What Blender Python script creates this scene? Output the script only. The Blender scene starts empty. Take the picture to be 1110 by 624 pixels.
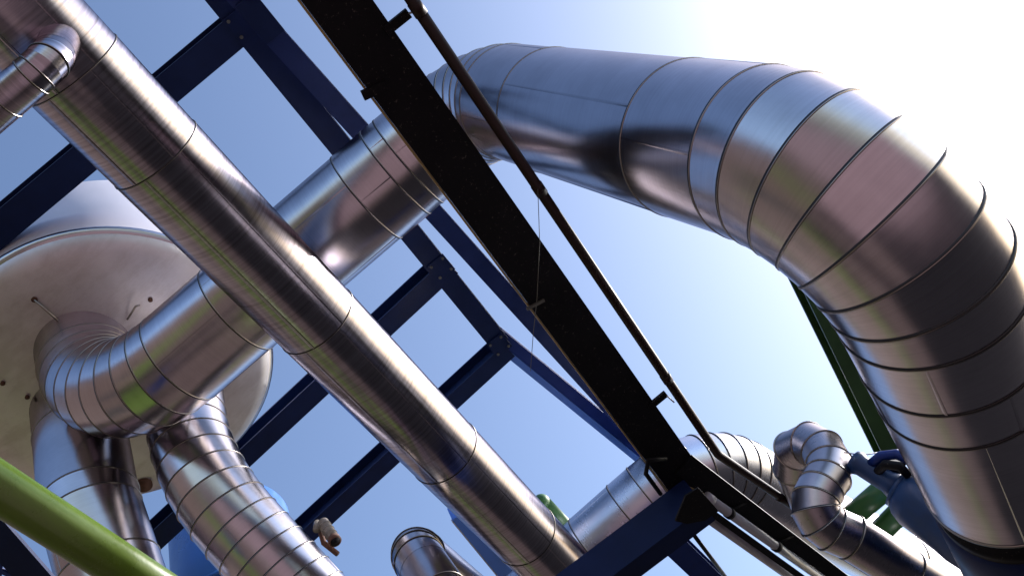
import bpy, bmesh, math, random
from mathutils import Vector, Matrix, Quaternion
random.seed(7)
R = math.radians
scene = bpy.context.scene
C = scene.collection
TAU = 2 * math.pi

# ------------------------------------------------------------------ camera
EYE = Vector((0, 0, 1.6))
ELEV, ROLL = R(56.0), math.atan2(.62, .785)
FPX = 1000.0                                   # focal length for a 1110 px wide frame
FW = Vector((0, math.cos(ELEV), math.sin(ELEV)))
U0 = Vector((0, -math.sin(ELEV), math.cos(ELEV)))
X0 = Vector((1, 0, 0))
RT = math.cos(ROLL) * X0 - math.sin(ROLL) * U0
UP = math.sin(ROLL) * X0 + math.cos(ROLL) * U0
cam = bpy.data.cameras.new('camera')
cam.sensor_width = 36; cam.lens = 36 * FPX / 1110; cam.clip_end = 5000; cam.clip_start = .05
co = bpy.data.objects.new('camera', cam); C.objects.link(co)
M = Matrix((RT, UP, -FW)).transposed().to_4x4(); M.translation = EYE
co.matrix_world = M
scene.camera = co


def ray(px, py):
    return FW + RT * ((px - 555) / FPX) - UP * ((py - 312) / FPX)


def P(px, py, d):
    return EYE + ray(px, py) * d


def Pz(px, py, z):
    r = ray(px, py)
    return EYE + r * ((z - EYE.z) / r.z)


# --------------------------------------------------------------- materials
def mat(name):
    m = bpy.data.materials.new(name); m.use_nodes = True
    nt = m.node_tree
    return m, nt, nt.nodes['Principled BSDF']


def link(nt, a, b):
    nt.links.new(a, b)


def noise(nt, vec, scale, detail=4, rough=.6):
    n = nt.nodes.new('ShaderNodeTexNoise'); n.inputs['Scale'].default_value = scale
    n.inputs['Detail'].default_value = detail; n.inputs['Roughness'].default_value = rough
    link(nt, vec, n.inputs['Vector']); return n


def ramp(nt, fac, stops):
    r = nt.nodes.new('ShaderNodeValToRGB'); e = r.color_ramp.elements
    while len(e) < len(stops): e.new(.5)
    for el, (p, c) in zip(e, stops):
        el.position = p; el.color = (*c, 1) if len(c) == 3 else c
    link(nt, fac, r.inputs['Fac']); return r


def mapr(nt, val, a, b, c, d):
    n = nt.nodes.new('ShaderNodeMapRange')
    for k, v in zip(('From Min', 'From Max', 'To Min', 'To Max'), (a, b, c, d)): n.inputs[k].default_value = v
    link(nt, val, n.inputs['Value']); return n


def scaled(nt, vec, s):
    n = nt.nodes.new('ShaderNodeMapping'); n.inputs['Scale'].default_value = s
    link(nt, vec, n.inputs['Vector']); return n.outputs['Vector']


def sheet_metal(name, col, rough=.26, brush=.35, grain=75, aniso=.3, dent=.10, tarnish=.5, rough_b=.36, mix_b=.3):
    """Metal cladding: UV x runs round the pipe, UV y along it (metres)."""
    m, nt, b = mat(name)
    tc = nt.nodes.new('ShaderNodeTexCoord'); uv = tc.outputs['UV']; ob = tc.outputs['Object']
    at = nt.nodes.new('ShaderNodeAttribute'); at.attribute_name = 'sheet'
    big = noise(nt, ob, 1.7, 5, .65)
    fine = noise(nt, scaled(nt, uv, (.5, grain, 1)), 1.0, 3, .7)      # rolling marks round the pipe
    mott = noise(nt, scaled(nt, uv, (14, 30, 1)), 1.0, 4, .7)
    # colour: small change from sheet to sheet, faint tarnish
    c0 = [c * (1 - .22 * tarnish) for c in col]; c1 = [min(1, c * 1.06) for c in col]
    cr = ramp(nt, big.outputs['Fac'], [(.30, c0), (.62, c1)])
    hs = nt.nodes.new('ShaderNodeHueSaturation')
    link(nt, mapr(nt, at.outputs['Fac'], 0, 1, .86, 1.06).outputs[0], hs.inputs['Value'])
    link(nt, cr.outputs['Color'], hs.inputs['Color'])
    mx = nt.nodes.new('ShaderNodeMix'); mx.data_type = 'RGBA'; mx.blend_type = 'MULTIPLY'
    mx.inputs['Factor'].default_value = .35 * brush
    fr = ramp(nt, fine.outputs['Fac'], [(.3, (.45, .42, .40)), (.7, (1, 1, 1))])
    link(nt, hs.outputs['Color'], mx.inputs['A']); link(nt, fr.outputs['Color'], mx.inputs['B'])
    out = nt.nodes['Material Output']; nt.nodes.remove(b)
    # rolled sheet: a fairly sharp reflection plus a broader, duller lobe (Beckmann: short tails)
    lobes = []
    for rg, an in ((rough, aniso), (rough_b, 0)):
        g = nt.nodes.new('ShaderNodeBsdfAnisotropic'); g.distribution = 'BECKMANN'
        link(nt, mx.outputs['Result'], g.inputs['Color'])
        ad = nt.nodes.new('ShaderNodeMath'); ad.operation = 'ADD'
        link(nt, mapr(nt, mott.outputs['Fac'], .25, .75, rg - .012, rg + .015).outputs[0], ad.inputs[0])
        link(nt, mapr(nt, big.outputs['Fac'], .3, .7, -.02, .04).outputs[0], ad.inputs[1])
        link(nt, ad.outputs[0], g.inputs['Roughness'])
        if an:
            g.inputs['Anisotropy'].default_value = an; g.inputs['Rotation'].default_value = .25
            tg = nt.nodes.new('ShaderNodeTangent'); tg.direction_type = 'UV_MAP'
            link(nt, tg.outputs[0], g.inputs['Tangent'])
        lobes.append(g)
    ms = nt.nodes.new('ShaderNodeMixShader'); ms.inputs[0].default_value = mix_b
    link(nt, lobes[0].outputs[0], ms.inputs[1]); link(nt, lobes[1].outputs[0], ms.inputs[2]); link(nt, ms.outputs[0], out.inputs['Surface'])
    bp = nt.nodes.new('ShaderNodeBump'); bp.inputs['Strength'].default_value = .05 * brush; bp.inputs['Distance'].default_value = .004
    link(nt, fine.outputs['Fac'], bp.inputs['Height'])
    b2 = nt.nodes.new('ShaderNodeBump'); b2.inputs['Strength'].default_value = dent; b2.inputs['Distance'].default_value = .02
    dn = noise(nt, scaled(nt, uv, (2.2, 1.4, 1)), 1.0, 2, .5)
    link(nt, dn.outputs['Fac'], b2.inputs['Height']); link(nt, bp.outputs[0], b2.inputs['Normal'])
    [link(nt, b2.outputs[0], g.inputs['Normal']) for g in lobes]
    return m


def paint(name, col, rough=.4, var=.25, dirt=(.05, .04, .03), dirt_amt=.35, coat=0.0, spec=.5):
    m, nt, b = mat(name)
    tc = nt.nodes.new('ShaderNodeTexCoord'); ob = tc.outputs['Object']
    n1 = noise(nt, ob, 2.3, 6, .65); n2 = noise(nt, ob, 38, 4, .7)
    lo = [c * (1 - var) for c in col]; hi = [min(1, c * (1 + var * .5)) for c in col]
    cr = ramp(nt, n1.outputs['Fac'], [(.3, lo), (.7, hi)])
    mx = nt.nodes.new('ShaderNodeMix'); mx.data_type = 'RGBA'
    link(nt, mapr(nt, n2.outputs['Fac'], .62, .78, 0, dirt_amt).outputs[0], mx.inputs['Factor'])
    link(nt, cr.outputs['Color'], mx.inputs['A']); mx.inputs['B'].default_value = (*dirt, 1)
    link(nt, mx.outputs['Result'], b.inputs['Base Color'])
    link(nt, mapr(nt, n1.outputs['Fac'], .3, .7, rough - .07, rough + .1).outputs[0], b.inputs['Roughness'])
    b.inputs['Specular IOR Level'].default_value = spec
    b.inputs['Coat Weight'].default_value = coat
    bp = nt.nodes.new('ShaderNodeBump'); bp.inputs['Strength'].default_value = .08; bp.inputs['Distance'].default_value = .01
    link(nt, n2.outputs['Fac'], bp.inputs['Height']); link(nt, bp.outputs[0], b.inputs['Normal'])
    return m


STEEL = sheet_metal('stainless cladding', (.54, .51, .55), .20, .7, dent=.14, rough_b=.34, mix_b=.32)
MAINM = sheet_metal('brushed stainless cladding', (.475, .45, .515), .19, 2.3, grain=34, aniso=.2, dent=.05, rough_b=.31, mix_b=.40)
ALU = sheet_metal('aluminium cladding', (.59, .57, .615), .22, .4, rough_b=.32, mix_b=.28)
DULL = sheet_metal('weathered aluminium cladding', (.44, .41, .445), .27, .4, rough_b=.42, mix_b=.5)
BGALU = sheet_metal('pale aluminium cladding', (.72, .72, .80), .26, .25, rough_b=.42, mix_b=.4)
SEAM = sheet_metal('seam bead metal', (.34, .31, .29), .35, .1, dent=0)
GASKET = paint('dark seam sealant', (.012, .011, .012), .55)
SHELLM = paint('pale aluminium vessel paint', (.52, .52, .60), .35, var=.06, dirt_amt=.08)
BLACK = paint('black steel paint', (.006, .006, .008), .55, dirt=(.25, .22, .19), dirt_amt=.5, spec=.15)
NAVY = paint('navy steel paint', (.005, .014, .062), .42, dirt=(.06, .06, .08), dirt_amt=.2, spec=.18)
BLUE = paint('blue steel paint', (.006, .026, .17), .38, spec=.3, dirt=(.08, .09, .12), dirt_amt=.2)
MIDB = paint('mid navy steel paint', (.006, .018, .095), .36, dirt=(.06, .06, .08), dirt_amt=.2, spec=.3)
MOTOR = paint('worn mid blue enamel', (.008, .045, .15), .45, var=.4, dirt=(.03, .035, .05), dirt_amt=.4)
TANKB = paint('bright blue vessel paint', (.02, .11, .38), .3, var=.12, dirt_amt=.1)
GREEN = paint('green pipe paint', (.075, .130, .008), .26, var=.18, dirt_amt=.3, spec=.6)
DKGREEN = paint('dark green paint', (.030, .080, .018), .4)
MIDGREEN = paint('mid green paint', (.03, .12, .03), .35, var=.08, dirt_amt=.08)
MAROON = paint('dark maroon pipe paint', (.014, .004, .004), .45, dirt_amt=.1, spec=.25)
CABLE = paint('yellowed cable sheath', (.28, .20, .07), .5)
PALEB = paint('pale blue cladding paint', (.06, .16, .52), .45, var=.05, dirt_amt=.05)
CREAM = paint('cream lamp enamel', (.13, .11, .09), .4, dirt=(.10, .05, .03), dirt_amt=.6)
GREYP = paint('grey galvanised conduit', (.42, .41, .45), .4)
DKGREY = paint('dull grey iron', (.10, .10, .09), .6)
RUST = paint('rusty brown iron', (.08, .032, .018), .8, dirt_amt=.5)


def dome_metal():
    m, nt, b = mat('dull vessel head metal')
    tc = nt.nodes.new('ShaderNodeTexCoord'); ob = tc.outputs['Object']
    n1 = noise(nt, ob, 1.1, 6, .62); n2 = noise(nt, ob, 11, 6, .75)
    cr = ramp(nt, n1.outputs['Fac'], [(.28, (.52, .48, .48)), (.5, (.63, .595, .60)), (.72, (.69, .66, .675))])
    rr = ramp(nt, n2.outputs['Fac'], [(.66, (1, 1, 1)), (.76, (.45, .34, .26))])
    mx = nt.nodes.new('ShaderNodeMix'); mx.data_type = 'RGBA'; mx.blend_type = 'MULTIPLY'; mx.inputs['Factor'].default_value = .6
    link(nt, cr.outputs['Color'], mx.inputs['A']); link(nt, rr.outputs['Color'], mx.inputs['B'])
    st = noise(nt, scaled(nt, ob, (.9, 2.6, 1)), .8, 7, .75)
    sr = ramp(nt, st.outputs['Fac'], [(.40, (.42, .33, .27)), (.52, (1, 1, 1))])
    mx2 = nt.nodes.new('ShaderNodeMix'); mx2.data_type = 'RGBA'; mx2.blend_type = 'MULTIPLY'; mx2.inputs['Factor'].default_value = .22
    link(nt, mx.outputs['Result'], mx2.inputs['A']); link(nt, sr.outputs['Color'], mx2.inputs['B'])
    link(nt, mx2.outputs['Result'], b.inputs['Base Color'])
    b.inputs['Metallic'].default_value = .75
    link(nt, mapr(nt, n2.outputs['Fac'], .3, .7, .42, .55).outputs[0], b.inputs['Roughness'])
    bp = nt.nodes.new('ShaderNodeBump'); bp.inputs['Strength'].default_value = .15; bp.inputs['Distance'].default_value = .03
    link(nt, n1.outputs['Fac'], bp.inputs['Height']); link(nt, bp.outputs[0], b.inputs['Normal'])
    return m


DOME = dome_metal()


def glassy():
    m, nt, b = mat('clear lamp tube plastic')
    b.inputs['Base Color'].default_value = (.75, .76, .80, 1)
    b.inputs['Roughness'].default_value = .12; b.inputs['Transmission Weight'].default_value = .55
    b.inputs['IOR'].default_value = 1.45
    return m


TUBE = glassy()

# ----------------------------------------------------------------- helpers


def mesh_obj(name, bm, mats, parent=None, smooth=True):
    me = bpy.data.meshes.new(name)
    bmesh.ops.recalc_face_normals(bm, faces=bm.faces)
    bm.to_mesh(me); bm.free()
    for m in (mats if isinstance(mats, (list, tuple)) else [mats]): me.materials.append(m)
    if smooth:
        for p in me.polygons: p.use_smooth = True
    o = bpy.data.objects.new(name, me); C.objects.link(o)
    if parent:
        o.parent = parent
        o.matrix_parent_inverse = world_of(parent).inverted()
    return o


def world_of(o):
    m = o.matrix_basis.copy()
    while o.parent:
        m = o.parent.matrix_basis @ o.matrix_parent_inverse @ m if False else m
        o = o.parent
    return m


def tag(o, label, cat, group=None, kind=None):
    o['label'] = label; o['category'] = cat
    if group: o['group'] = group
    if kind: o['kind'] = kind
    return o


def thing(name, loc, label, cat, group=None):
    o = bpy.data.objects.new(name, None); C.objects.link(o)
    o.location = loc; o.empty_display_size = .2
    return tag(o, label, cat, group)


def part(name, bm, mats, parent, smooth=True, label=None):
    """child mesh; vertices are given in world space and moved to the thing's own space"""
    base = parent['_w'] if '_w' in parent else None
    off = Vector(parent.location) if parent.parent is None else Vector((0, 0, 0))
    if parent.type == 'MESH': off = Vector(parent.get('_off', (0, 0, 0)))
    for v in bm.verts: v.co -= off
    me = bpy.data.meshes.new(name)
    bmesh.ops.recalc_face_normals(bm, faces=bm.faces)
    bm.to_mesh(me); bm.free()
    for m in (mats if isinstance(mats, (list, tuple)) else [mats]): me.materials.append(m)
    if smooth:
        for p in me.polygons: p.use_smooth = True
    o = bpy.data.objects.new(name, me); C.objects.link(o)
    o.parent = parent
    OFFS[o.name] = off
    if label: o['label'] = label
    return o


OFFS = {}


def subpart(name, bm, mats, parent, smooth=True, label=None):
    off = OFFS[parent.name]
    for v in bm.verts: v.co -= off
    me = bpy.data.meshes.new(name)
    bmesh.ops.recalc_face_normals(bm, faces=bm.faces)
    bm.to_mesh(me); bm.free()
    for m in (mats if isinstance(mats, (list, tuple)) else [mats]): me.materials.append(m)
    if smooth:
        for p in me.polygons: p.use_smooth = True
    o = bpy.data.objects.new(name, me); C.objects.link(o)
    o.parent = parent
    if label: o['label'] = label
    return o


def frame_for(d, hint=None):
    d = d.normalized()
    a = hint if hint is not None else (Vector((0, 0, 1)) if abs(d.z) < .95 else Vector((0, 1, 0)))
    e1 = (a - d * a.dot(d)).normalized()
    return e1, d.cross(e1).normalized()


def bevel_all(bm, w, seg=2, ang=R(35)):
    es = [e for e in bm.edges if len(e.link_faces) == 2 and e.calc_face_angle(0) > ang]
    if es: bmesh.ops.bevel(bm, geom=es, offset=w, segments=seg, affect='EDGES', profile=.5)


def box_bm(c, ax, ay, az, bev=.004, bm=None):
    """box with centre c and half-axis vectors"""
    own = bm is None
    if own: bm = bmesh.new()
    vs = [bm.verts.new(c + ax * i + ay * j + az * k) for i in (-1, 1) for j in (-1, 1) for k in (-1, 1)]
    for f in ((0, 1, 3, 2), (4, 6, 7, 5), (0, 4, 5, 1), (2, 3, 7, 6), (0, 2, 6, 4), (1, 5, 7, 3)):
        bm.faces.new([vs[i] for i in f])
    if own and bev: bevel_all(bm, bev)
    return bm


def profile_bar(p0, p1, prof, up=Vector((0, 0, 1)), bev=.004, caps=True):
    """extrude a closed 2-D profile (side, up) from p0 to p1"""
    d = (p1 - p0).normalized(); e1, e2 = frame_for(d, up)      # e1 up, e2 side
    bm = bmesh.new()
    a = [bm.verts.new(p0 + e2 * x + e1 * y) for x, y in prof]
    b = [bm.verts.new(p1 + e2 * x + e1 * y) for x, y in prof]
    n = len(prof)
    for i in range(n): bm.faces.new((a[i], a[(i + 1) % n], b[(i + 1) % n], b[i]))
    if caps: bm.faces.new(a[::-1]); bm.faces.new(b)
    if bev: bevel_all(bm, bev, 1, R(60))
    return bm


def ibeam_prof(w, h, tf=.022, tw=.016):
    return [(-w / 2, -h / 2), (w / 2, -h / 2), (w / 2, -h / 2 + tf), (tw / 2, -h / 2 + tf), (tw / 2, h / 2 - tf), (w / 2, h / 2 - tf),
            (w / 2, h / 2), (-w / 2, h / 2), (-w / 2, h / 2 - tf), (-tw / 2, h / 2 - tf), (-tw / 2, -h / 2 + tf), (-w / 2, -h / 2 + tf)]


def rect_prof(w, h): return [(-w / 2, -h / 2), (w / 2, -h / 2), (w / 2, h / 2), (-w / 2, h / 2)]


def rod(pts, r, n=12, bm=None, caps=True):
    """round bar through points with mitred corners"""
    own = bm is None
    if own: bm = bmesh.new()
    rings = []
    e1 = None
    for i, p in enumerate(pts):
        din = (pts[i] - pts[i - 1]).normalized() if i else None
        dout = (pts[i + 1] - pts[i]).normalized() if i < len(pts) - 1 else None
        d = din or dout
        t = ((din or dout) + (dout or din)).normalized()
        if e1 is None: e1, e2 = frame_for(d)
        else:
            e1 = (e1 - d * e1.dot(d)).normalized(); e2 = d.cross(e1)
        ring = []
        for k in range(n):
            o = e1 * math.cos(TAU * k / n) * r + e2 * math.sin(TAU * k / n) * r
            o = o - d * (o.dot(t) / max(.3, d.dot(t)))
            ring.append(bm.verts.new(p + o))
        rings.append(ring)
    for a, b in zip(rings, rings[1:]):
        for k in range(n): bm.faces.new((a[k], a[(k + 1) % n], b[(k + 1) % n], b[k]))
    if caps:
        bm.faces.new(rings[0][::-1]); bm.faces.new(rings[-1])
    return bm


def arc_pts(a, b, c, rad, n):
    """fillet of corner b with radius rad: n+1 points"""
    u = (a - b).normalized(); v = (c - b).normalized()
    ang = u.angle(v); t = rad / math.tan(ang / 2)
    cen = b + (u + v).normalized() * (rad / math.sin(ang / 2))
    s = b + u * t; r0 = s - cen; ax = r0.cross((b + v * t) - cen).normalized()
    sweep = math.pi - ang
    return [cen + Quaternion(ax, sweep * i / n) @ r0 for i in range(n + 1)]


NS = 72


class Pipe:
    """A clad pipe: nodes along its axis; a sheet is a straight length between two nodes, cut on the mitre."""

    def __init__(self, root, nodes, rad, m, seam=(.030, .016), n=NS):
        self.root, self.p, self.r, self.m, self.seam, self.n = root, nodes, rad, m, seam, n
        P_ = nodes; self.d = [(P_[i + 1] - P_[i]).normalized() for i in range(len(P_) - 1)]
        self.t = []
        for i in range(len(P_)):
            a = self.d[max(0, i - 1)]; b = self.d[min(len(self.d) - 1, i)]
            self.t.append((a + b).normalized())
        self.f = []
        e1, e2 = frame_for(self.d[0])
        for d in self.d:
            e1 = (e1 - d * e1.dot(d)).normalized(); self.f.append((e1.copy(), d.cross(e1)))
        self.s = [0]
        for i in range(len(self.d)): self.s.append(self.s[-1] + (P_[i + 1] - P_[i]).length)

    def pt(self, i, seg, k, rad, shift=0.0):
        d = self.d[seg]; e1, e2 = self.f[seg]; a = TAU * k / self.n
        o = (e1 * math.cos(a) + e2 * math.sin(a)) * rad
        t = self.t[i]
        return self.p[i] + o - d * (o.dot(t) / d.dot(t)) + t * shift

    def sheets(self, i0, i1, name, cap0=False, cap1=False, label=None):
        """one mesh holding the sheets from node i0 to node i1"""
        bm = bmesh.new(); uvl = bm.loops.layers.uv.new('UVMap'); at = bm.verts.layers.float.new('sheet')
        n, r = self.n, self.r
        for g in range(i0, i1):
            rnd = random.random(); u_off = random.random() * 9
            A = [bm.verts.new(self.pt(g, g, k, r * 1.004)) for k in range(n)]
            B = [bm.verts.new(self.pt(g + 1, g, k, r * .996)) for k in range(n)]
            for v in A + B: v[at] = rnd
            for k in range(n):
                f = bm.faces.new((A[k], A[(k + 1) % n], B[(k + 1) % n], B[k]))
                for lp, (kk, vv) in zip(f.loops, ((k, self.s[g]), (k + 1, self.s[g]), (k + 1, self.s[g + 1]), (k, self.s[g + 1]))):
                    lp[uvl].uv = (kk / n * TAU * r + u_off, vv)
            for flag, idx, ring in ((cap0, i0, A), (cap1, i1 - 1, B)):
                if flag and g == idx: 
                    vs = [bm.verts.new(v.co) for v in ring]
                    for v in vs: v[at] = rnd
                    bm.faces.new(vs)
        return part(name, bm, self.m, self.root, True, label)

    def band(self, i, parent, name='seam_band', seg=None, flip=1):
        """raised bead with a dark sealant line beside it, lying in the mitre plane of node i"""
        w, h = self.seam; n = self.n
        seg = min(len(self.d) - 1, i) if seg is None else seg
        # (shift along axis, radial height, material of the strip that starts here)
        prof = [(-w * .55, -.004, 0), (-w * .55, .004, 0), (-w * .05, .005, 1), (0, h * .8, 1), (w * .16, h, 1), (w * .32, h * .8, 1), (w * .42, -.004, None)]
        bm = bmesh.new(); rings = []
        uvl = bm.loops.layers.uv.new('UVMap'); bm.verts.layers.float.new('sheet')
        for sh, hh, mi in prof:
            rings.append([bm.verts.new(self.pt(i, seg, k, self.r + hh, sh * flip)) for k in range(n)])
        for j in range(len(prof) - 1):
            for k in range(n):
                f = bm.faces.new((rings[j][k], rings[j][(k + 1) % n], rings[j + 1][(k + 1) % n], rings[j + 1][k]))
                f.material_index = prof[j][2]
                for lp, (kk, jj) in zip(f.loops, ((k, j), (k + 1, j), (k + 1, j + 1), (k, j + 1))):
                    lp[uvl].uv = (kk / n * TAU * self.r, jj * .01 + i)
        return subpart(name, bm, [GASKET, SEAM], parent, True)

    def lap(self, i0, i1, ang, parent, w=.03, h=.004):
        """long overlap of the sheet along the pipe at a given angle"""
        k = ang / 360 * self.n
        bm = bmesh.new(); uvl = bm.loops.layers.uv.new('UVMap'); bm.verts.layers.float.new('sheet')
        for g in range(i0, i1):
            e1, e2 = self.f[g]
            def q(i, dk, hh): return self.pt(i, g, k + dk * self.n / (TAU * self.r), self.r + hh)
            pr = [(0, -.004), (0, h), (w * .5, h * .9), (w, -.002)]
            A = [bm.verts.new(q(g, *x)) for x in pr]; B = [bm.verts.new(q(g + 1, *x)) for x in pr]
            for j in range(3):
                f = bm.faces.new((A[j], A[j + 1], B[j + 1], B[j]))
                for lp, (jj, gg) in zip(f.loops, ((j, g), (j + 1, g), (j + 1, g + 1), (j, g + 1))): lp[uvl].uv = (jj * .01, self.s[gg])
        return subpart('lap_seam', bm, self.m, parent, False)


def split(a, b, n, ends=True):
    pts = [a.lerp(b, i / n) for i in range(n + 1)]
    return pts


# ================================================================= SETTING
def ground():
    bm = bmesh.new(); s = 900
    vs = [bm.verts.new(v) for v in ((-s, -s, 0), (s, -s, 0), (s, s, 0), (-s, s, 0))]; bm.faces.new(vs)
    m, nt, b = mat('plant yard ground')
    tc = nt.nodes.new('ShaderNodeTexCoord'); ob = tc.outputs['Object']
    n1 = noise(nt, ob, .35, 8, .7); n2 = noise(nt, ob, 9, 8, .75)
    cr = ramp(nt, n1.outputs['Fac'], [(.3, (.060, .043, .037)), (.7, (.115, .084, .076))])
    mx = nt.nodes.new('ShaderNodeMix'); mx.data_type = 'RGBA'; mx.blend_type = 'MULTIPLY'; mx.inputs['Factor'].default_value = .5
    sp = ramp(nt, n2.outputs['Fac'], [(.35, (.5, .48, .45)), (.65, (1, 1, 1))])
    link(nt, cr.outputs['Color'], mx.inputs['A']); link(nt, sp.outputs['Color'], mx.inputs['B'])
    link(nt, mx.outputs['Result'], b.inputs['Base Color']); b.inputs['Roughness'].default_value = .95; b.inputs['Specular IOR Level'].default_value = .1
    bp = nt.nodes.new('ShaderNodeBump'); bp.inputs['Strength'].default_value = .4; link(nt, n2.outputs['Fac'], bp.inputs['Height']); link(nt, bp.outputs[0], b.inputs['Normal'])
    o = mesh_obj('ground', bm, m, smooth=False); o['kind'] = 'structure'


def patch(name, x0, x1, y0, y1, z, cols, scale):
    bm = bmesh.new()
    vs = [bm.verts.new(v) for v in ((x0, y0, z), (x1, y0, z), (x1, y1, z), (x0, y1, z))]; bm.faces.new(vs)
    m, nt, b = mat(name + ' surface')
    tc = nt.nodes.new('ShaderNodeTexCoord'); ob = tc.outputs['Object']
    n1 = noise(nt, ob, scale, 8, .72); cr = ramp(nt, n1.outputs['Fac'], [(.3, cols[0]), (.7, cols[1])])
    link(nt, cr.outputs['Color'], b.inputs['Base Color']); b.inputs['Roughness'].default_value = .9; b.inputs['Specular IOR Level'].default_value = .06
    o = mesh_obj(name, bm, m, smooth=False); o['kind'] = 'structure'


ground()
patch('lawn', -20.5, -15, -60, 120, .004, ((.045, .085, .012), (.085, .15, .022)), 1.3)
patch('paved_yard', -4.5, 44, -45, 1.69, .004, ((.13, .088, .088), (.22, .155, .157)), .9)
patch('asphalt_lane', -4.2, -1.01, 3.4, 160, .004, ((.007, .007, .008), (.014, .012, .013)), 3.0)
patch('asphalt_yard', -1.0, 45, 1.7, 160, .004, ((.007, .007, .008), (.014, .012, .013)), 3.0)



def mirror_water():  # sheet added out of view so the ducts mirror pale sky
    bm = bmesh.new()
    vs = [bm.verts.new(v) for v in ((45, -800, .004), (880, -800, .004), (880, 880, .004), (45, 880, .004))]; bm.faces.new(vs)
    m, nt, b = mat('added sky mirror')
    b.inputs['Base Color'].default_value = (.02, .035, .04, 1); b.inputs['Roughness'].default_value = .08; b.inputs['IOR'].default_value = 1.33
    tc = nt.nodes.new('ShaderNodeTexCoord'); n = noise(nt, tc.outputs['Object'], .8, 4, .6)
    bp = nt.nodes.new('ShaderNodeBump'); bp.inputs['Strength'].default_value = .25; link(nt, n.outputs['Fac'], bp.inputs['Height']); link(nt, bp.outputs[0], b.inputs['Normal'])
    o = mesh_obj('mirror_water', bm, m, smooth=False); o['kind'] = 'structure'


mirror_water()

# hall added out of view: it keeps low sky out of the cladding's reflections
HALLM = paint('added hall cladding', (.070, .048, .040), .7, var=.2)
HALLR = paint('added hall roof', (.05, .05, .055), .6)
HALLG, nt_, b_ = mat('dark window glass'); b_.inputs['Base Color'].default_value = (.02, .025, .03, 1); b_.inputs['Roughness'].default_value = .08
hall = thing('added_hall', Vector((-27, 20, 0)), 'added brown hall out of view, keeping the low sky out of the pipe reflections', 'added building')
part('wall', box_bm(Vector((-27, 20, 9.6)), Vector((6, 0, 0)), Vector((0, 75, 0)), Vector((0, 0, 9.6)), .02), HALLM, hall, False)
part('roof', box_bm(Vector((-27, 20, 19.45)), Vector((6.3, 0, 0)), Vector((0, 75.3, 0)), Vector((0, 0, .24)), .02), HALLR, hall, False)
for k in range(14):
    part('window', box_bm(Vector((-20.98, -45 + k * 10, 5.2)), Vector((.04, 0, 0)), Vector((0, 2.4, 0)), Vector((0, 0, 1.1)), .01), HALLG, hall, False)

# ------------------------------------------------------------ silo / vessel
SR, SZ = 1.93, 12.5
SIL = Pz(124, 404, SZ); SIL.z = 0


def lathe(cx, prof, n=96, sheet=True):
    bm = bmesh.new(); uvl = bm.loops.layers.uv.new('UVMap'); at = bm.verts.layers.float.new('sheet')
    rings = [[bm.verts.new((cx.x + r * math.cos(TAU * k / n), cx.y + r * math.sin(TAU * k / n), z)) for k in range(n)] for r, z in prof]
    for j in range(len(prof) - 1):
        for k in range(n):
            f = bm.faces.new((rings[j][k], rings[j][(k + 1) % n], rings[j + 1][(k + 1) % n], rings[j + 1][k]))
            for lp, (kk, jj) in zip(f.loops, ((k, j), (k + 1, j), (k + 1, j + 1), (k, j + 1))):
                lp[uvl].uv = (kk / n * TAU * SR, prof[jj][1])
    return bm


silo = thing('storage_vessel', (SIL.x, SIL.y, SZ), 'large round metal vessel with a pale stained bottom head at the left', 'vessel')
part('shell', lathe(SIL, [(SR, SZ + .10), (SR, SZ + .75), (SR, SZ + 1.75), (SR * .93, SZ + 1.92), (.02, SZ + 2.1)]), SHELLM, silo)
part('rim', lathe(SIL, [(SR * .985, SZ - .02), (SR * 1.012, SZ + .02), (SR * 1.018, SZ + .07), (SR * 1.006, SZ + .12), (SR * .99, SZ + .14)]), ALU, silo)
hd = part('bottom_head', lathe(SIL, [(SR * .995, SZ + .02), (SR * .97, SZ - .10), (SR * .90, SZ - .19), (SR * .75, SZ - .28), (SR * .5, SZ - .36), (SR * .25, SZ - .40), (.01, SZ - .41)]), DOME, silo)


def head_z(x, y):
    r = math.hypot(x - SIL.x, y - SIL.y) / SR
    pr = [(0, .41), (.25, .40), (.5, .36), (.75, .28), (.9, .19), (1, .0)]
    for (a, b), (c, d) in zip(pr, pr[1:]):
        if r <= c: return SZ - (b + (d - b) * (r - a) / (c - a))
    return SZ


# little pins, hooks and rusty plugs on the head
for px, py, q in ((37, 326, 1), (163, 325, 0), (30, 428, 0), (3, 415, 0)):
    c = Pz(px, py, SZ - .33); c = Vector((c.x, c.y, head_z(c.x, c.y)))
    bm = bmesh.new(); bmesh.ops.create_cone(bm, segments=14, radius1=.035 if q else .028, radius2=.022, depth=.05, cap_ends=True)
    for v in bm.verts: v.co += c
    part('plug', bm, RUST, silo)
    if q:
        e = Pz(68, 352, SZ - .42)
        part('pin', rod([c + Vector((0, 0, -.02)), e], .014), SEAM, silo)
c = Pz(147, 332, SZ - .5); e = Pz(138, 346, SZ - .40)
part('hook', rod([e, c, c + Vector((.05, .01, -.02))], .012), SEAM, silo)
c = Pz(156, 527, SZ - .3); c.z = head_z(c.x, c.y)
bm = bmesh.new(); bmesh.ops.create_cone(bm, segments=28, radius1=.11, radius2=.10, depth=.10, cap_ends=True)
for v in bm.verts: v.co += c
part('drain_stub', bm, RUST, silo)

# ------------------------------------------------------ the great bent duct
D1 = .55


def proj(p):
    q = p - EYE; f = q.dot(FW)
    return Vector((555 + FPX * q.dot(RT) / f, 312 - FPX * q.dot(UP) / f))


def near(pts, px, py):
    return min(range(1, len(pts) - 1), key=lambda i: (proj(pts[i]) - Vector((px, py))).length)


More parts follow.
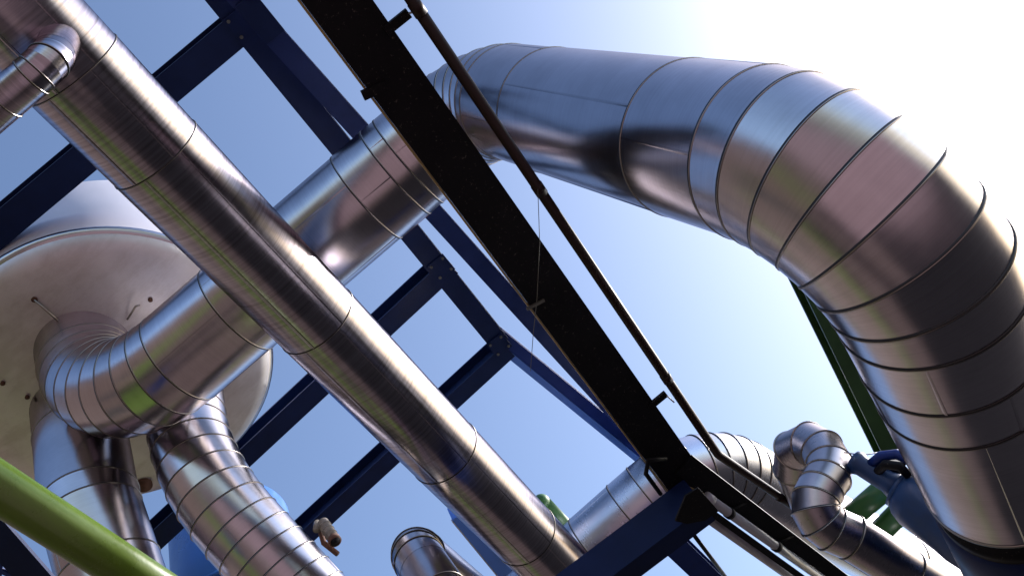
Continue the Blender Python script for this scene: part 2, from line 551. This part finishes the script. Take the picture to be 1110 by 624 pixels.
na = Vector((-4.1, 3.95, 12.25)); nb = Vector((-4.1, 3.95, 10.85))
pc = P(525, 105, 9.5); pb = P(181, 400, 9.9)
nb = pb + (pb - pc).normalized() * .97
na = Vector((nb.x - .08, nb.y - .30, 12.6))
pd = P(954, 195, 4.9); pe = pd + Vector((.02, 2.95, 0))
el1 = arc_pts(na, nb, pc, 1.28, 9)
el2 = arc_pts(nb, pc, pd, .85, 7)
el3 = arc_pts(pc, pd, pe, .88, 7)
duct = thing('bent_duct', nb, 'huge shiny metal duct arching from the vessel over the top right of the frame', 'duct')
nodes = [na] + el1
i1 = len(nodes) - 1
run1 = split(el1[-1], el2[0], 100)
nodes += [run1[near(run1, *c)] for c in ((257, 335), (322, 274), (393, 207), (427, 184), (440, 174))] + el2
i2 = len(nodes) - 1
run2 = split(el2[-1], el3[0], 100)
nodes += [run2[near(run2, 600, 119)], run2[near(run2, 745, 150)]] + el3
i3 = len(nodes) - 1
run3 = split(el3[-1], pe, 100)
nodes += [run3[22], run3[40], pe]
pp = Pipe(duct, nodes, D1, STEEL, (.024, .007))
spans = [('nozzle', 0, 1), ('elbow', 1, i1), ('straight_section', i1, i1 + 6), ('elbow', i1 + 6, i2), ('straight_section', i2, i2 + 3), ('elbow', i2 + 3, i3), ('straight_section', i3, i3 + 3)]
for nm, a, b in spans:
    o = pp.sheets(a, b, nm)
    for i in range(a, b):
        if i > 0: pp.band(i, o)
        if nm == 'straight_section':
            for q in (0, 90, 180, 270): pp.lap(i, i + 1, q + (i * 23) % 60, o, .022, .003)
    if b == i3 + 3: pp.band(b, o, 'end_lip', flip=-1)

# ------------------------------------------------------- straight main pipe
m0 = P(79, 75, 6.8); m1 = P(585, 595, 11.1); md = (m1 - m0).normalized()
ma, mb = m0 - md * 2.6, m1 + md * .55
mp = thing('straight_pipe', ma, 'long straight brushed metal pipe crossing in front from top left to bottom centre', 'pipe')
L = (mb - ma).length


def along(px, py):
    """distance along the main pipe of the point whose picture lies nearest to a place"""
    best = min(range(0, 1200), key=lambda i: (proj(ma + md * (L * i / 1200)) - Vector((px, py))).length)
    return L * best / 1200


st = [0] + [along(*c) for c in ((62, 92), (170, 166), (343, 347), (480, 490), (570, 578))] + [L]
mn = [ma + md * s for s in st]
pm = Pipe(mp, mn, .40, MAINM, (.013, .006))
for i in range(len(mn) - 1):
    o = pm.sheets(i, i + 1, 'pipe_section', cap0=(i == 0), cap1=(i == len(mn) - 2))
    if i: pm.band(i, o)
    pm.lap(i, i + 1, 196 + (i % 2) * 14, o)
    pm.lap(i, i + 1, 146 + (i % 2) * 9, o, .02, .003)

# ----------------------------------------- short branch elbow in front of it
b0, b1 = Pz(-70, 172, 8.2), Pz(55, 66, 8.2)
br = thing('branch_pipe', b0, 'small metal pipe with rounded elbow joining the straight pipe at top left corner', 'pipe')
b2 = b1 + Vector((.02, .02, .75))
ba = arc_pts(b0, b1, b2, .17, 5)
bn = [b0, b0.lerp(ba[0], .72)] + ba + [b2]
pbp = Pipe(br, bn, .135, MAINM, (.014, .007), 40)
o = pbp.sheets(0, 2, 'straight_section'); pbp.band(1, o); pbp.band(2, o)
o = pbp.sheets(2, 7, 'elbow'); pbp.band(3, o); pbp.band(5, o)
o = pbp.sheets(7, 8, 'nozzle')

# ------------------------------------------- two more pipes under the vessel
def clad(name, label, nodes, rad, m, spans, seam, skip=(), cap=True, cat='pipe', group=None):
    t = thing(name, nodes[0], label, cat, group)
    p = Pipe(t, nodes, rad, m, seam, 56)
    for nm, a, b in spans:
        o = p.sheets(a, b, nm, cap0=(cap and a == 0), cap1=(cap and b == len(nodes) - 1))
        for i in range(a, b):
            if i > 0 and i not in skip: p.band(i, o)
            if nm == 'straight_section': p.lap(i, i + 1, (i * 67) % 360, o, .018, .003)
    return t, p


v0 = P(80, 420, 11.6); v1 = P(98, 548, 10.2); v2 = P(138, 680, 9.4)
va = arc_pts(v0, v1, v2, .9, 1)
v0b = v0.lerp(va[0], .45)
vn = [v0, v0b] + va + [v2.lerp(va[-1], .5), v2]
clad('vessel_outlet_pipe', 'blue-reflecting metal pipe leaving the vessel bottom behind the green pipe', vn, .52, STEEL,
     [('nozzle', 0, 1), ('straight_section', 1, 2), ('elbow', 2, 3), ('straight_section', 3, len(vn) - 1)], (.02, .01))
w0 = P(200, 418, 11.4); w1 = P(206, 510, 10.2); w2 = P(345, 665, 9.6)
w2 = w2 + (w2 - w1) * .45
wa = arc_pts(w0, w1, w2, 2.6, 7)
wl = split(wa[-1], w2, 10)
wn = [w0] + wa + wl[1:]
clad('curved_outlet_pipe', 'bright ribbed metal pipe curving down from the vessel at bottom left', wn, .45, ALU,
     [('nozzle', 0, 1), ('elbow', 1, 8), ('straight_section', 8, len(wn) - 1)], (.02, .010))

# ----------------------------------------------------- pipe behind, centre
x0, x1, x2 = P(527, 722, 8.2), P(447, 594, 9.9), P(566, 690, 12.2)
xa = arc_pts(x0, x1, x2, .30, 4)
xn = [x0, x0.lerp(xa[0], .62), x0.lerp(xa[0], .9)] + xa + [x2]
clad('hairpin_pipe', 'metal pipe bending back on itself at the bottom edge left of centre', xn, .27, ALU,
     [('straight_section', 0, 3), ('elbow', 3, 7), ('straight_section', 7, 8)], (.02, .010), skip=(2,))

# ----------------------------------------------------- second duct, behind
ZB = 10.4
q0, q1, q2 = Pz(560, 671, ZB), Pz(760, 493, ZB), Pz(1100, 680, ZB)
qa = arc_pts(q0, q1, q2, 1.15, 8)
qn = [q0, q0.lerp(qa[0], .58), q0.lerp(qa[0], .86)] + qa + [qa[-1].lerp(q2, .5), q2]
clad('background_duct', 'metal duct with a ribbed elbow passing behind the girder end at lower right', qn, .55, BGALU,
     [('straight_section', 0, 3), ('elbow', 3, 11), ('straight_section', 11, 13)], (.026, .012), cat='duct')

# ----------------------------------------------------- S shaped small pipe
sn = [P(*c) for c in ((880, 550, 9.9), (861, 507, 9.45), (862, 488, 9.2), (877, 481, 9.0), (891, 488, 8.8), (899, 502, 8.6), (897, 517, 8.45), (890, 529, 8.35),
                      (884, 541, 8.28), (884, 553, 8.22), (890, 564, 8.2), (901, 573, 8.2), (922, 582, 8.2), (985, 621, 8.25), (1085, 683, 8.3))]
clad('twisting_pipe', 'dull grey metal pipe with a tight double bend at lower right', sn, .205, DULL,
     [('straight_section', 0, 1), ('elbow', 1, 4), ('elbow', 4, 7), ('elbow', 7, 12), ('straight_section', 12, 14)], (.022, .010))

# ------------------------------------------------------------- black girder
ZG = 7.85
g0 = Pz(300, -90, ZG); g1 = Pz(655, 400, ZG); gd = (g1 - g0); gd.z = 0; gd.normalize()
g2 = g1 + gd * ((Pz(752, 533, ZG) - g1).dot(gd))
gir = thing('black_girder', g0, 'broad black steel girder running diagonally down the middle of the view', 'girder')
GW = .385
up = Vector((0, 0, 1)); gs = gd.cross(up).normalized()           # to the right (+X)
H = .36


def bar(name, p0, p1, prof, m, parent, upv=up, bev=.004, label=None):
    return part(name, profile_bar(p0, p1, prof, upv, bev), m, parent, False, label)


bar('bottom_flange', g0, g2, rect_prof(GW, .03), BLACK, gir)
bar('web', g0 + up * (H / 2), g2 + up * (H / 2), rect_prof(.02, H - .034), BLACK, gir)
bar('top_flange', g0 + up * H, g2 + up * H, rect_prof(GW * .9, .03), BLACK, gir)
g2a, g3 = Pz(741, 503, ZG - .034), Pz(935, 649, ZG - .034)
gd2 = (g3 - g2a).normalized()
bar('end_arm', g2a, g3, rect_prof(.25, .03), BLACK, gir)
bar('end_arm_web', g2a + gd2 * .15 + up * .11, g3 + up * .11, rect_prof(.02, .17), BLACK, gir)
bar('lower_arm', Pz(764, 550, ZG - .16), Pz(905, 651, ZG - .16), rect_prof(.07, .02), BLACK, gir)


def gpt(px, py, z=ZG - .03): return Pz(px, py, z)


def tab(px, py, px2, py2, w=.035, t=.03, z=ZG - .022):
    a, b = Pz(px, py, z), Pz(px2, py2, z)
    part('bracket', profile_bar(a, b, rect_prof(w * 2, t), up, .003), BLACK, gir, False)


tab(418, 34, 443, 14); tab(418, 92, 393, 104); tab(705, 440, 722, 426, .035); 
# small clamp and bent rod hanger on the left edge
a = gpt(590, 325); part('clamp', profile_bar(a, gpt(571, 335), rect_prof(.026, .018), up, .002), DKGREY, gir, False)
a = gpt(722, 497, ZG - .06)
part('rod_hanger', rod([a, gpt(703, 498, ZG - .08), gpt(700, 513, ZG - .08), gpt(716, 535, ZG - .08)], .022), BLACK, gir)

# cable along the girder's left edge, then to the tube lamp
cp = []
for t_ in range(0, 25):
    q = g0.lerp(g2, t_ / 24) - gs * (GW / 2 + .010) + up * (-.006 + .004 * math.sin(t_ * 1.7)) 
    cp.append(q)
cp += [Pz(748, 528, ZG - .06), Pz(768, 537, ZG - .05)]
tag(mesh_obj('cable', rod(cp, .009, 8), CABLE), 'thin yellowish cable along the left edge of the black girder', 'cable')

# ---------------------------------------------------- thin pipe beside girder
t0, t1, t2 = Pz(380, -98, 7.75), Pz(778, 492, 7.75), Pz(935, 600, 7.75)
ta = arc_pts(t0, t1, t2, .28, 6)
tp = thing('thin_pipe', t0, 'thin dark maroon pipe running alongside the black girder and bending at its end', 'pipe')
part('pipe_run', rod([t0] + ta + [t2], .043, 20), MAROON, tp)
for px, py in ((452, 10), (585, 205), (722, 410), (846, 540)):
    c = Pz(px, py, 7.75)
    k = t0.lerp(ta[0], max(0, min(1, (c - t0).dot((ta[0] - t0).normalized()) / (ta[0] - t0).length))) if px < 780 else c
    d = (ta[0] - t0).normalized() if px < 780 else (t2 - ta[-1]).normalized()
    if px > 780:
        k = ta[-1] + d * (c - ta[-1]).dot(d)
    part('pipe_sleeve', rod([k - d * .05, k + d * .05], .048, 20), MAROON, tp)
hw = thing('wire_ties', Pz(443, 16, ZG - .02), 'thin wire ties holding the maroon pipe to the girder tabs', 'wire')
part('tie', rod([Pz(442, 15, ZG - .02), Pz(452, 12, 7.75)], .008, 6), GREYP, hw)
part('tie', rod([Pz(721, 427, ZG - .02), Pz(731, 436, 7.75)], .008, 6), GREYP, hw)
a = Pz(583, 225, ZG - .05); 
tag(mesh_obj('loose_wire', rod([Pz(583, 205, 7.70), Pz(585, 262, 7.74), Pz(582, 325, 7.76), Pz(578, 362, 7.7), Pz(575, 402, 7.6)], .0028, 6), DKGREY),
    'hair-thin loose wire dangling across the black girder below its middle', 'wire')

# ------------------------------------------------------- blue cross frame
ZC = 7.60
cf = thing('blue_support_frame', Pz(740, 545, ZC), 'dark blue steel frame carrying the girder end at bottom right of centre', 'steel frame')
c0, c1 = Pz(560, 690, ZC), Pz(758, 541, ZC)
cdir = (c1 - c0); cdir.z = 0; cdir.normalize()
bar('cross_beam', c0, c1, rect_prof(.26, .42), NAVY, cf)
k0, k1 = Pz(712, 570, 9.3), Pz(800, 655, 9.3)
bar('rear_beam', k0, k1, ibeam_prof(.30, .34), BLUE, cf)
# gusset plate below the joint
bm = bmesh.new()
pl = [Pz(x, y, ZC - .215) for x, y in ((742, 536), (756, 527), (778, 552), (764, 562), (744, 566), (731, 563))]
vs = [bm.verts.new(p) for p in pl]; f = bm.faces.new(vs)
ext = bmesh.ops.extrude_face_region(bm, geom=[f])
for v in ext['geom']:
    if isinstance(v, bmesh.types.BMVert): v.co -= up * .02
part('gusset_plate', bm, BLACK, cf, False)
part('stay_rod', rod([Pz(742, 566, ZC), Pz(795, 636, ZC + .3)], .022), BLACK, cf)

# ----------------------------------------------------------- tube lamp
zl = ZG - .10
l0, l1 = Pz(767, 539, zl), Pz(893, 628, zl)
ld = (l1 - l0).normalized()
tl = thing('tube_lamp', l0, 'clear tubular lamp clamped below the black girder arm at lower right', 'lamp')
part('tube', rod([l0 + ld * .08, l1], .052, 24), TUBE, tl)
part('inner_rail', profile_bar(l0 + ld * .1 + up * .02, l1 + up * .02, rect_prof(.05, .02), up, .002), GREYP, tl, False)
part('end_cap', rod([l0 - ld * .02, l0 + ld * .02, l0 + ld * .08], .057, 24), GREYP, tl)
for px, py in ((792, 554), (843, 590)):
    c = Pz(px, py, zl); c = l0 + ld * (c - l0).dot(ld)
    b_ = part('clamp', rod([c - ld * .03, c + ld * .03], .062, 24), BLACK, tl)
    subpart('clamp_arm', rod([c + up * .03, Pz(px + 17, py - 10, ZG - .04)], .016, 8), BLACK, b_)
z2 = ZG - .05
e0, e1_ = Pz(762, 557, z2), Pz(900, 655, z2)
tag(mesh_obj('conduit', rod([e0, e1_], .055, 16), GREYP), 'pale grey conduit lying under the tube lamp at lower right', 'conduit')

# ------------------------------------------------------- blue roof framework
ZF = 13.0
fr = thing('blue_steel_framework', Pz(445, 250, ZF), 'dark blue steel beam framework high up behind the pipes', 'steel frame')


def fb(name, a, b, w, h, z=ZF, z1=None, m=NAVY, prof=None):
    p0, p1 = Pz(*a, z), Pz(*b, z if z1 is None else z1)
    return part(name, profile_bar(p0, p1, prof or ibeam_prof(w, h), up, .003), m, fr, False)


fb('long_beam', (215, -32), (539, 368), .30, .30)
fb('diagonal_beam', (246, -18), (698, 482), .25, .24, ZF - .55, None, MIDB)
fb('cross_beam', (-60, 295), (262, 26), .36, .30, ZF + .02)
fb('cross_beam', (120, 624), (486, 284), .32, .30, ZF + .02)
fb('cross_beam', (250, 648), (548, 374), .30, .34, ZF + .02)
fb('sloping_beam', (537, 362), (712, 504), .30, .36, ZF - .02, ZF - .4, BLUE, ibeam_prof(.26, .10, .014, .02))
fb('sky_sheen_strip', (533, 369), (706, 510), .1, .1, ZF - .09, ZF - .47, PALEB, rect_prof(.10, .018))  # pale strip paints the sky's reflection along the beam's lower edge
for px, py in ((262, 26), (478, 290), (541, 374)):
    c = Pz(px, py, ZF - .165)
    part('joint_plate', box_bm(c, Vector((.145, 0, 0)), Vector((0, .16, 0)), Vector((0, 0, .008)), .003), NAVY, fr, False)
    for bx, by in ((-.10, -.11), (.10, -.11), (-.10, .11), (.10, .11)):
        bm = bmesh.new(); bmesh.ops.create_cone(bm, segments=6, radius1=.022, radius2=.022, depth=.022, cap_ends=True)
        for v in bm.verts: v.co += c + Vector((bx, by, -.018))
        part('bolt', bm, DKGREY, fr, False)
c = Pz(282, 20, ZF - .7)
part('joint_plate', box_bm(c, Vector((.13, 0, 0)), Vector((0, .26, 0)), Vector((0, 0, .01)), .003), NAVY, fr, False)

# lower left frame
lf = thing('blue_handrail_frame', Pz(0, 590, 8.4), 'dark blue steel frame with thin rails in the bottom left corner', 'steel frame')
zz = 8.4
bar('beam', Pz(-40, 538, zz), Pz(60, 650, zz), rect_prof(.24, .05), NAVY, lf)
bar('rail', Pz(4, 575, zz), Pz(-4, 660, zz), rect_prof(.035, .035), BLUE, lf)
bar('rail', Pz(-10, 612, zz), Pz(30, 632, zz), rect_prof(.035, .035), BLUE, lf)

# ------------------------------------------------------------ blue tank
tc_ = P(262, 660, 14.2); TR = 1.0
tank = thing('blue_tank', tc_, 'bright blue rounded tank hidden behind the curved outlet pipe', 'tank')
bm = lathe(tc_, [(TR, tc_.z - .15), (TR, tc_.z + 1.9), (TR * .8, tc_.z + 2.2), (.02, tc_.z + 2.4)], 64); part('shell', bm, TANKB, tank)
bm = lathe(tc_, [(TR * math.cos(a * math.pi / 24) + .001, tc_.z - .15 - .75 * math.sin(a * math.pi / 24)) for a in range(13)], 64); part('bottom_head', bm, TANKB, tank)
bm = lathe(tc_, [(TR * .99, tc_.z - .19), (TR * 1.03, tc_.z - .19), (TR * 1.03, tc_.z - .11), (TR * .99, tc_.z - .11)], 64); part('weld_ring', bm, TANKB, tank)

# -------------------------------------------------------------- flood lamp
fl = thing('flood_lamp', P(352, 575, 11.5), 'small cream cylindrical lamp on a rusty bracket above the curved outlet pipe', 'lamp')
a, b = P(350, 566, 11.5), P(362, 584, 11.2)
d = (b - a).normalized()
part('housing', rod([a, a + d * .02, b], .072, 24), CREAM, fl)
part('visor', rod([b - d * .015, b + d * .05], .079, 24), RUST, fl)
part('lens', rod([b + d * .052, b + d * .056], .062, 24), BLACK, fl)
for q in (.25, .5, .75): part('cooling_fin', rod([a.lerp(b, q) - d * .006, a.lerp(b, q) + d * .006], .080, 24), CREAM, fl)
a, b = P(344, 566, 11.55), P(343, 574, 11.4)
part('cap', rod([a, b], .045, 16), CREAM, fl)
part('bracket', rod([P(346, 570, 11.6), P(351, 588, 11.4), P(366, 600, 11.3)], .035, 10), RUST, fl)

# -------------------------------------------------------------- green pipe
y0, y1 = Pz(45, 542, 7.0), None
y0 = Pz(45, 558, 7.0); gdv = Vector((.0, 1, 0))
gp0, gp1 = y0 - gdv * 3.2, y0 + gdv * 7
gp = thing('green_pipe', gp0, 'glossy lime green pipe crossing the bottom left corner in front', 'pipe')
part('pipe_run', rod([gp0, gp1], .150, 48), GREEN, gp)
for s_ in (1.4, 5.6):
    c = gp0 + gdv * s_
    part('weld_ring', rod([c - gdv * .012, c + gdv * .012], .153, 48), GREEN, gp)

# small green pipe end behind the main pipe
h0, h1 = Pz(587, 545, 11.8), Pz(662, 624, 11.8); hd_ = (h1 - h0).normalized()
ge = thing('green_pipe_stub', h0, 'rounded end of a mid green pipe peeking out beyond the straight pipe', 'pipe')
part('pipe_run', rod([h0, h1], .145, 28), MIDGREEN, ge)
bm = bmesh.new(); bmesh.ops.create_uvsphere(bm, u_segments=28, v_segments=14, radius=.1447)
for v in bm.verts: v.co += h0
part('end_cap', bm, MIDGREEN, ge)

# pale blue box beam edge beyond the main pipe
p0, p1 = Pz(505, 545, 13.2), Pz(640, 715, 13.2)
bb = thing('pale_blue_beam', p0, 'pale blue box beam showing along the lower edge of the straight pipe', 'beam')
part('beam', profile_bar(p0, p1, rect_prof(.66, .3), up, .01), PALEB, bb, False)
part('edge_strip', profile_bar(p0 + Vector((-.345, 0, -.12)), p1 + Vector((-.345, 0, -.12)), rect_prof(.02, .06), up, .003), GREYP, bb, False)

# ------------------------------------------------- dark green post at right
r0, r1 = Pz(868, 292, 7.5), Pz(966, 497, 7.5)
gp2 = thing('green_beam', r0, 'dark green steel beam slanting down behind the great duct at right', 'beam')
part('beam', profile_bar(r0, r1, ibeam_prof(.20, .22), up, .003), DKGREEN, gp2, False)
part('end_plate', box_bm(r1 + Vector((0, .012, 0)), Vector((.15, 0, 0)), Vector((0, .010, 0)), Vector((0, 0, .15)), .003), BLACK, gp2, False)
for (a, b, r_) in (((960, 528), (905, 575), .085), ((985, 545), (930, 600), .085)):
    a_, b_ = P(*a, 8.9), P(*b, 9.3)
    t = tag(mesh_obj('green_crossing_pipe', rod([a_, b_], r_ * 1.3, 24), MIDGREEN), 'short mid green pipe under the blue blower' if a[0] == 960 else 'second short green pipe nearer the white duct under the blue blower', 'pipe', 'green pipes under the blue blower')

# ------------------------------------------------------------- blue blower
bl = thing('blue_blower', P(960, 520, 8.2), 'dark blue blower body with hoses beside the end of the great duct', 'blower')
n0, n1 = P(930, 502, 8.4), P(1090, 600, 7.6); nd = (n1 - n0).normalized()


def rev(p0, d, prof, n=40):
    e1, e2 = frame_for(d); bm = bmesh.new(); rings = []
    for s, r in prof:
        rings.append([bm.verts.new(p0 + d * s + (e1 * math.cos(TAU * k / n) + e2 * math.sin(TAU * k / n)) * r) for k in range(n)])
    for a, b in zip(rings, rings[1:]):
        for k in range(n): bm.faces.new((a[k], a[(k + 1) % n], b[(k + 1) % n], b[k]))
    bm.faces.new(rings[0][::-1]); bm.faces.new(rings[-1]); return bm


Lb = (n1 - n0).length
part('inlet_neck', rev(n0, nd, [(-.06, .08), (-.05, .10), (0, .11), (.04, .095), (.3, .10), (.42, .14)]), MOTOR, bl)
part('flange', rev(n0, nd, [(.38, .165), (.385, .18), (.425, .18), (.43, .165)]), MOTOR, bl)
part('body', rev(n0, nd, [(.40, .16), (.46, .22), (.56, .26), (.9, .29), (Lb * .75, .31), (Lb, .31)]), MOTOR, bl)
hs = [P(944, 503, 8.3), P(955, 494, 8.2), P(972, 492, 8.1), P(990, 500, 8.0), P(1004, 514, 7.9), P(1012, 528, 7.9)]
part('hose', rod(hs, .045, 14), BLUE, bl)
hs = [P(950, 512, 8.25), P(960, 503, 8.1), P(975, 505, 8.0), P(985, 515, 8.0)]
part('hose', rod(hs, .04, 14), BLACK, bl)
part('valve_block', box_bm(P(962, 507, 8.3), RT * .11, UP * .07, FW * .08, .01), BLACK, bl, False)
tag(mesh_obj('thin_wire', rod([P(915, 490, 8.4), P(935, 493, 8.4), P(965, 488, 8.4)], .006, 6), GREYP), 'thin wire strung from the twisting pipe to the green beam', 'wire')
# dark housing that the great duct drops into
fh = thing('fan_housing', pe, 'black round housing below the open end of the great duct', 'housing')
part('collar', rev(pe + Vector((0, -.06, 0)), Vector((0, 1, 0)), [(0, .50), (.25, .50), (.26, .53), (.34, .53)], 64), BLACK, fh)
part('casing', rev(pe + Vector((0, .28, 0)), Vector((0, 1, 0)), [(0, .50), (.05, .55), (1.2, .55)], 64), NAVY, fh)

for o in bpy.data.objects:
    if '_w' in o: del o['_w']

# =================================================================== LIGHT
SUN_EL, SUN_AZ = R(33), R(57)                      # azimuth from +Y towards +X
w = bpy.data.worlds.new('World'); scene.world = w; w.use_nodes = True
nt = w.node_tree; bg = nt.nodes['Background']
sky = nt.nodes.new('ShaderNodeTexSky'); sky.sky_type = 'NISHITA'; sky.sun_disc = False
sky.sun_elevation = SUN_EL; sky.sun_rotation = SUN_AZ
sky.air_density = 1.0; sky.dust_density = 2.0; sky.ozone_density = 2.0
gm = nt.nodes.new('ShaderNodeGamma'); gm.inputs[1].default_value = 1.15
hsv = nt.nodes.new('ShaderNodeHueSaturation'); hsv.inputs['Saturation'].default_value = .97
nt.links.new(sky.outputs[0], hsv.inputs['Color']); nt.links.new(hsv.outputs[0], gm.inputs[0]); nt.links.new(gm.outputs[0], bg.inputs[0]); bg.inputs[1].default_value = .116
sl = bpy.data.lights.new('sun', 'SUN'); sl.energy = 4.6; sl.angle = R(.5); sl.color = (1, .975, .97)
so = bpy.data.objects.new('sun', sl); C.objects.link(so)
sd = Vector((math.cos(SUN_EL) * math.sin(SUN_AZ), math.cos(SUN_EL) * math.cos(SUN_AZ), math.sin(SUN_EL)))
so.rotation_euler = sd.to_track_quat('Z', 'Y').to_euler(); so.location = (20, 0, 30)
scene.view_settings.view_transform = 'Standard'; scene.view_settings.look = 'None'
scene.view_settings.exposure = 1.0; scene.view_settings.gamma = 1
scene.cycles.sample_clamp_indirect = .5
scene.cycles.max_bounces = 8; scene.cycles.glossy_bounces = 5
